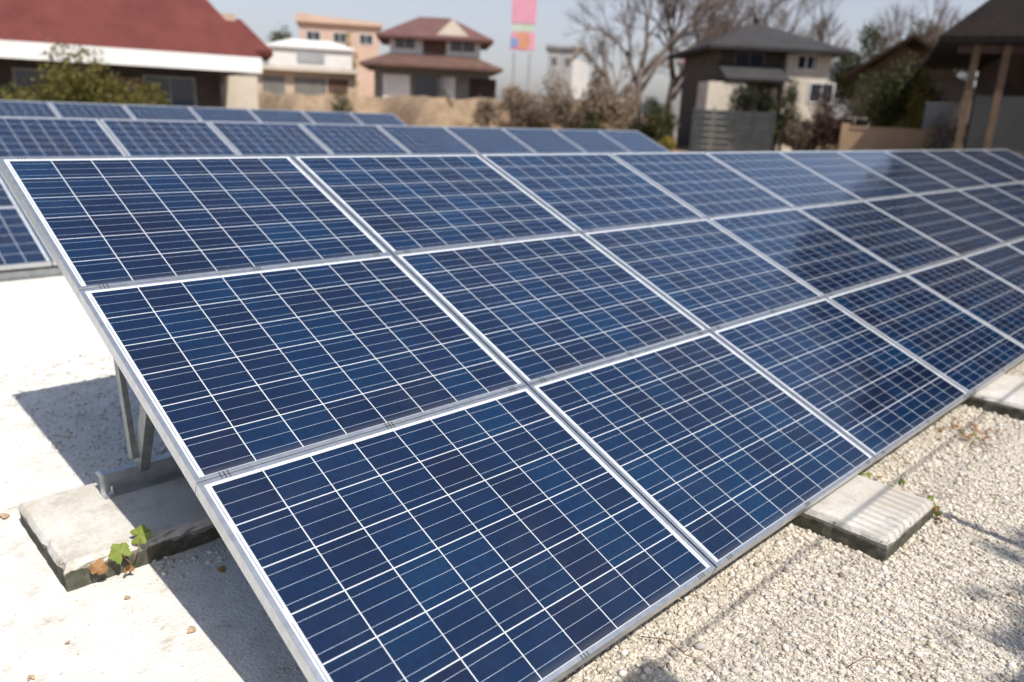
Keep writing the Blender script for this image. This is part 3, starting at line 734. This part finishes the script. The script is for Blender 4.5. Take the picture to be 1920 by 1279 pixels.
def two_storey():
    d = 48; o = house(808, d); o.name = 'two_storey_house'
    tag(o, 'two-storey white house with red-brown hipped roofs on both floors, left of the pink sign', 'house')
    H = lambda y: hgt(808, y, d)
    wl, wr = -span(680, 808, d), span(808, 936, d)
    MB().box(wl+.6, wr-.5, .8, 8.0, 0, H(128)).build('wall', M['grey_wall'], o)
    m = MB(); zz = H(128)
    x0, x1, y0, y1 = wl-.2, wr+.2, -.2, 8.6
    m.poly([(x0, y0, zz), (x1, y0, zz), (x1, y1, zz), (x0, y1, zz), (x0, y0, zz+.15), (x1, y0, zz+.15), (x1, y1, zz+.15), (x0, y1, zz+.15),
            (x0+1.6, 1.6, H(100)), (x1-1.6, 1.6, H(100)), (x1-1.6, 6.8, H(100)), (x0+1.6, 6.8, H(100))],
           [(0, 3, 2, 1), (0, 1, 5, 4), (1, 2, 6, 5), (2, 3, 7, 6), (3, 0, 4, 7), (4, 5, 9, 8), (5, 6, 10, 9), (6, 7, 11, 10), (7, 4, 8, 11), (8, 9, 10, 11)])
    m.build('roof', M['rust'], o)
    ua, ub = -span(728, 808, d), span(808, 902, d)
    MB().box(ua, ub, 1.7, 6.7, H(100)+.004, H(72)).build('wall', M['white_paint'], o)
    MB().box(-span(792, 808, d), span(808, 836, d), 1.62, 1.72, H(98), H(73)).build('board_panel', M['rust'], o)
    m = MB(); hip(m, ub-ua, 5.0, H(72), H(18)-H(72)-.15, .75, (ub-ua)*.36); m.build('roof', M['brown_roof'], o).location = ((ua+ub)/2, 4.2, 0)
    # little gable at the right of the upper roof
    m = MB(); gx = span(808, 848, d); m.prism([(-1.0, 0), (1.0, 0), (0, .95)], (gx, 1.35, H(62)), (gx, 4.2, H(62)), (1, 0, 0), (0, 0, 1)); m.build('gable', M['cream'], o)
    window(o, -span(757, 808, d), H(92), 1.3, .75, 1.7); window(o, span(808, 868, d), H(93), 1.6, .7, 1.7)
    for x, ww, mm in ((wl+1.9, 1.6, 'white_paint'), (wl+4.2, 2.4, 'window'), (.9, 1.1, 'white_paint'), (3.1, 1.6, 'dark_wood')):
        MB().box(x-ww/2, x+ww/2, .72, .83, .2, H(142)).build('door' if mm != 'window' else 'shop_window', M[mm], o)
two_storey()
def pylon():
    d = 80; p = spot(977, d); o = empty('pylon_sign', p, face(p)); tag(o, 'tall pink pylon sign with a round orange emblem panel below', 'sign')
    w = span(955, 1000, d); H = lambda y: hgt(977, y, d)
    for x in (-w*.32, w*.32): MB().tube([(x, .2, 0), (x, .2, H(100))], .13, 8).build('post', M['steel'], o)
    MB().box(-w/2, w/2, 0, .45, H(44), H(-40)).build('pink_panel', M['pink'], o, bevel=.04)
    MB().box(-w/2+.1, w/2-.1, .05, .4, H(59), H(45.5)).build('pale_band', M['pale_green'], o)
    MB().box(-w/2, w/2, 0, .45, H(94), H(60)).build('emblem_panel', M['pink'], o, bevel=.04)
    MB().tube([(0, -.03, H(76)), (0, .02, H(76))], w*.33, 24).build('emblem', M['orange'], o)
    MB().box(-w*.48, -w*.2, -.05, .02, H(88), H(72)).build('emblem', M['blue'], o)
pylon()
o, w, h = block(1025, 1075, 86, 90, 6, M['pale_grey'], 'distant pale grey building right of the pink sign', 'grey_building', M['steel'], .3, 2)
o, w, h = block(1072, 1102, 66, 112, 4, M['white_paint'], 'narrow cream white gable end among the bare shrubs', 'white_shed', None, 0)
gable(MB(), w, 4, h, 1.0, .15).build('roof', M['cream'], o).location = (0, 2, 0)
o, w, h = block(1270, 1330, 70, 118, 5, M['pale_grey'], 'pale building glimpsed between the bare trees and the grey house', 'pale_building', M['steel'], .25, 1)
pp = spot(1287, 62); o = empty('roadside_sign', pp, face(pp)); tag(o, 'small pink and white roadside sign by the bare trees', 'sign')
MB().tube([(0, .05, 0), (0, .05, hgt(1287, 118, 62))], .05, 8).build('post', M['steel'], o)
MB().box(-.42, .42, -.05, .04, hgt(1287, 120, 62), hgt(1287, 96, 62)).build('sign_face', M['pink'], o)

# earth bank across the middle distance
def bank():
    m = MB(); rr = random.Random(9); n = 46
    pts = []
    for i in range(n+1):
        px = 380+(1290-380)*i/n; d = 44+2.5*math.sin(i*.5); p = spot(px, d)
        h = max(.25, hgt(px, 172+(px-380)*.028, d))*(1+rr.uniform(-.06, .06))
        if i > 36: h *= max(.0, (n-i)/10)
        q = (p-Vector((CAM.x, CAM.y, GZ))).normalized()
        pts.append([p-q*2.2+Vector((0, 0, -.1)), p-q*.9+Vector((0, 0, h*.62)), p+Vector((0, 0, h)), p+q*1.5+Vector((0, 0, h*1.03)), p+q*4+Vector((0, 0, h*.8)), p+q*8+Vector((0, 0, -.1))])
    k = len(pts[0]); vs = [q for r in pts for q in r]
    m.poly(vs, [(i*k+j, (i+1)*k+j, (i+1)*k+j+1, i*k+j+1) for i in range(n) for j in range(k-1)])
    tag(m.build('earth_bank', M['bank'], None, True), kind='structure')
bank()
# dry brush and shrubs
DB = [(965, 42, 90, 150, 'tan_twig', 'tan dry brush at the left of the brush patch below the pink sign'), (1035, 41, 100, 138, 'tan_twig', 'largest pale tan dry bush, below and right of the pink sign'),
      (1000, 38, 95, 186, 'brown_twig', 'low dark brown brush in front of the pale tan bushes'), (1075, 39, 80, 178, 'brown_twig', 'low brown scrub in front of the white gable end'),
      (1125, 42, 70, 128, 'tan_twig', 'tan leafless bush right of the white gable end'), (1165, 42, 80, 140, 'tan_twig', 'tan brush at the foot of the large bare tree'),
      (1110, 37, 60, 212, 'darkgreen', 'low dark green shrub at the foot of the dry brush')]
for i, (px, d, wp, yt, mm, lb) in enumerate(DB):
    bush(px, d, wp, yt, M[mm], lb, 'dry_bush', 1500, .13, 50+i, group='dry brush below the pink sign', nb=12)
bush(915, 42, 50, 168, M['brown_twig'], 'small dark scrub in front of the two-storey house', 'dry_bush', 500, .11, 58)
bush(835, 42, 40, 168, M['darkgreen'], 'small dark green shrub below the two-storey house', n=500, size=.1, seed=59)
bush(640, 43, 60, 158, M['darkgreen'], 'low green shrub before the beige shed', n=500, size=.1, seed=60)
bare_tree(1200, 50, 15.5, 'tallest leafless brown tree, standing over the brush patch right of the pink sign', 21, .52, 7)
bare_tree(1268, 54, 15, 'leafless brown tree just right of the tallest one', 22, .5, 7)
bare_tree(1150, 58, 11, 'smaller leafless tree left of the tallest one', 23, .5, 6)
bare_tree(1450, 58, 14, 'leafless tree rising behind the grey hipped roof', 24, .5, 7)
bare_tree(1537, 60, 12, 'slender leafless tree right of the grey hipped roof', 25, .3, 6)
bare_tree(1700, 70, 14, 'faint thin leafless tree beyond the round green tree', 26, .3, 6)
bare_tree(1340, 60, 12, 'leafless tree behind the left eave of the grey hipped house', 27, .45, 6)

# grey hipped house right of centre
def grey_house():
    d = 42; o = house(1452, d, .35); o.name = 'grey_hip_house'
    tag(o, 'two-storey house with a dark grey hipped roof and cream right wall', 'house')
    H = lambda y: hgt(1452, y, d)
    a, b = -span(1335, 1452, d), span(1452, 1580, d)
    xs = -span(1452, 1478, d)*-1
    MB().box(a+.3, xs, .6, 7.5, 0, H(98)).build('wall', M['shade_wall'], o)  # left wall darker than the cream one, its shade painted in
    MB().box(xs+.002, b-.3, .3, 7.5, 0, H(98)).build('wall', M['cream'], o)
    m = MB(); hip(m, b-a-.6, 7.0, H(97), H(28)-H(97)-.15, .8, .5); m.build('roof', M['grey_roof'], o).location = ((a+b)/2, 4.0, 0)
    MB().tube([((a+b)/2, 4, H(30)), ((a+b)/2, 4, H(18))], .14, 8).build('roof_finial', M['grey_roof'], o)
    m = MB(); m.prism([(0, 0), (-1.9, -.1), (-1.9, -.0), (0, .75)], (a+.2, .585, H(152)), (xs-.3, .585, H(152)), (0, 1, 0), (0, 0, 1)); m.build('porch_roof', M['grey_roof'], o)
    MB().box(a-.6, a+1.2, -1.2, .59, 0, H(160)).build('porch_wall', M['cream'], o)
    window(o, a+1.8, H(135), 1.5, .9, .6, M['grey_wall']); window(o, xs+.9, H(128), .9, .7, .3); window(o, b-1.5, H(130), 1.1, .8, .3); window(o, xs+1.9, H(190), 1.3, 1.0, .3)
grey_house()
EV = [(1205, 40, 80, 172, 'evergreen', 'dark evergreen shrub at the foot of the bare trees'), (1247, 39, 66, 182, 'darkgreen', 'dark rounded shrub left of the grey metal fence'),
      (1398, 38, 62, 150, 'evergreen', 'dark shrub in front of the grey hipped house porch'), (1440, 38.5, 60, 168, 'evergreen', 'low dark shrub before the shaded wall of the grey hipped house'),
      (1478, 37, 62, 142, 'darkgreen', 'dark olive conifer in front of the cream wall'), (1545, 37, 80, 160, 'russet', 'russet brown bush right of the cream wall'),
      (1588, 36, 74, 196, 'russet', 'low dark russet bush beside the tan block wall'), (1512, 36.5, 60, 216, 'brown_twig', 'low brown scrub below the cream wall')]
for i, (px, d, wp, yt, mm, lb) in enumerate(EV):
    bush(px, d, wp, yt, M[mm], lb, n=1500, size=.1, seed=70+i, group='shrubs before the grey house', nb=12)
def grey_fence():
    d = 36; o = house(1384, d); o.name = 'metal_fence'; tag(o, 'grey metal panel fence below the grey hipped house', 'fence')
    w = span(1308, 1462, d); h = hgt(1384, 205, d)
    for i in range(4):
        x0 = -w/2+w*i/4; m = MB()
        for k in range(7): m.box(x0+.06, x0+w/4-.06, -.03, .01, .15+k*(h-.2)/7, .15+(k+.92)*(h-.2)/7)
        m.build('slat_panel', M['fence_grey'], o)
    for i in range(5): MB().box(-w/2+w*i/4-.045, -w/2+w*i/4+.045, -.05, .05, 0, h+.05).build('post', M['fence_grey'], o)
grey_fence()
bush(1262, 30, 34, 258, M['yellow'], 'yellow green grass tuft on the tan earth left of the metal fence', 'grass_tuft', 700, .07, 90, 0, cat='grass', trunk=False)
def brown_house():
    d = 46; o = house(1690, d, -.15); o.name = 'brown_gable_house'; tag(o, 'brown roofed house with a front gable behind the round green tree', 'house')
    a = span(1600, 1690, d); h = hgt(1690, 150, d)
    MB().box(-a, a+.6, .5, 8, 0, h).build('wall', M['shade_wall'], o)
    MB().prism([(-a, h+.004), (a+.6, h+.004), (.1-a*.15, hgt(1690, 82, d))], (0, .52, 0), (0, .9, 0), (1, 0, 0), (0, 0, 1)).build('gable', M['mud_roof'], o)
    m = MB(); gable(m, 2*a+.8, 7.6, h+.01, hgt(1690, 70, d)-h, .5); m.build('roof', M['mud_roof'], o).location = (.2, 4.3, 0)
    for x in (-2, 1): window(o, x, .9, 1.5, 1.1, .5)
brown_house()
bush(1672, 35, 140, 104, M['darkgreen'], 'large round dark olive tree in front of the brown gable house', 'round_tree', 5200, .105, 91, .7, cat='tree', nb=28)
bush(1738, 34, 42, 128, M['yellow'], 'yellowish narrow shrub at the right side of the round tree', n=1200, size=.08, seed=92)
bush(1716, 32, 54, 214, M['yellow'], 'low yellow green shrub above the tan block wall', n=900, size=.07, seed=93)
bush(1605, 72, 100, 36, M['darkgreen'], 'olive tree on the skyline right of the grey hipped roof', 'skyline_tree', 2200, .24, 94, 2, cat='tree', group='trees on the skyline')
bush(1712, 74, 96, 34, M['darkgreen'], 'olive tree on the skyline left of the dark house', 'skyline_tree', 2200, .24, 95, 2, cat='tree', group='trees on the skyline')
bush(1766, 60, 80, 40, M['evergreen'], 'dark tree on the skyline against the dark house roof', 'skyline_tree', 1800, .2, 96, 2, cat='tree', group='trees on the skyline')
def tan_wall():
    d = 30; o = house(1683, d); o.name = 'block_wall'; tag(o, 'low tan block wall behind the right end of the nearest array', 'wall')
    w = span(1592, 1775, d); h = hgt(1683, 240, d)
    MB().box(-w/2, w/2, 0, .18, 0, h-.08).build('wall', M['tan_wall'], o); MB().box(-w/2-.04, w/2+.04, -.03, .21, h-.08, h).build('coping', M['tan_wall'], o)
    for x in (-w/2+.1, w/2-.1): MB().box(x-.12, x+.12, -.05, .23, 0, h+.08).build('pillar', M['tan_wall'], o)
tan_wall()
o, w, h = block(1745, 1800, 33, 196, .3, M['pale_grey'], 'pale grey gate panel beside the tan timber post', 'gate', None, 0, 0, 'gate')
MB().box(-w/2-.03, w/2+.03, -.04, .34, h, h+.07).build('top_bar', M['steel'], o)
def dark_house():
    d = 25; p = spot(1915, d); o = empty('dark_house', p, face(p)+.12); tag(o, 'dark timber house with black-brown roof and veranda posts at the right edge', 'house')
    H = lambda y: hgt(1850, y, d)
    a = -span(1770, 1915, d); b = 7.5
    MB().box(a+1.6, b, 2.2, 10.5, 0, H(84)).build('wall', M['dark_wood'], o)
    m = MB(); x0, x1, y0, y1, z = a-.3, b+.6, -.3, 11, H(82)
    m.poly([(x0, y0, z), (x1, y0, z), (x1, y1, z), (x0, y1, z), (x0, y0, z+.16), (x1, y0, z+.16), (x1, y1, z+.16), (x0, y1, z+.16), (x0+4.3, 4.9, z+4.4), (x1-4, 4.9, z+4.4)],
           [(0, 3, 2, 1), (0, 1, 5, 4), (1, 2, 6, 5), (2, 3, 7, 6), (3, 0, 4, 7), (4, 5, 9, 8), (5, 6, 9), (6, 7, 8, 9), (7, 4, 8)])
    m.build('roof', M['dark_roof'], o)
    for px in (1821, 1878, 1960):
        x = (spot(px, d)-p).length*(1 if px > 1915 else -1)
        MB().box(x-.085, x+.085, .05, .22, 0, H(84)).build('veranda_post', M['timber'], o)
    MB().box(a+.2, b, .1, .24, H(100), H(84)-.004).build('veranda_beam', M['dark_wood'], o)
    MB().box(span(1915, 1915, d)-.9, b, .5, .7, 0, H(178)).build('veranda_wall', M['moss_wall'], o)
    MB().box(a+1.7, a+2.9, 2.12, 2.21, .1, 2.1).build('door', M['rust'], o)
    window(o, .6, 1.5, 1.4, 1.0, 2.2, M['timber'])
dark_house()
bush(1798, 27, 60, 205, M['brown_twig'], 'low brown scrub at the foot of the tan timber post', n=900, size=.07, seed=97)
def shade_tree():  # unseen tree, added to darken the gravel corner
    o = empty('shadow_tree', (1.75, -9.2, GZ)); tag(o, 'unseen leafy tree added behind the viewer to shade the gravel corner', 'tree')
    leaf_cloud('crown', crown_blobs(1.5, 1.2, 4.2, 8.12, 24, 77, .4), 5200, .12, M['darkgreen'], o, 77)
    MB().tube([(0, 0, 0), (.1, 0, 3), (0, .05, 6.5)], [.17, .12, .05], 8).build('trunk', M['bark'], o, True)
shade_tree()
# dense evergreens right of the dark house: the panels mirror them
for i, (az, d, hh, wd_) in enumerate([(79.3, 36, 15.6, 3.0), (84.0, 36, 15.8, 3.4), (89.5, 35, 15.6, 3.4), (95.5, 34, 15.0, 3.4), (101, 34, 14.0, 3.2)]):
    a = math.radians(az); p = Vector((CAM.x+d*math.sin(a), CAM.y+d*math.cos(a), GZ))
    o = empty('tall_evergreen', p, -a); tag(o, 'tall dense evergreen tree beyond the right photo edge, seen mirrored in the panels', 'tree', 'tall evergreens beyond the right edge')
    rr = random.Random(i); bl = []
    for k in range(90):
        z = rr.uniform(.06, .93)*hh; q = wd_*(1-.25*(z/hh)**3); an = rr.uniform(0, 6.28); r = q*rr.uniform(.2, .8)
        bl.append((r*math.cos(an), r*math.sin(an), z, q*.5, q*.5, 1.3))
    leaf_cloud('crown', bl, 15000, .28, M['evergreen'], o, 300+i, .2)
    MB().tube([(0, 0, 0), (.1, 0, hh*.5), (0, 0, hh*.92)], [.35, .25, .06], 8).build('trunk', M['bark'], o, True)
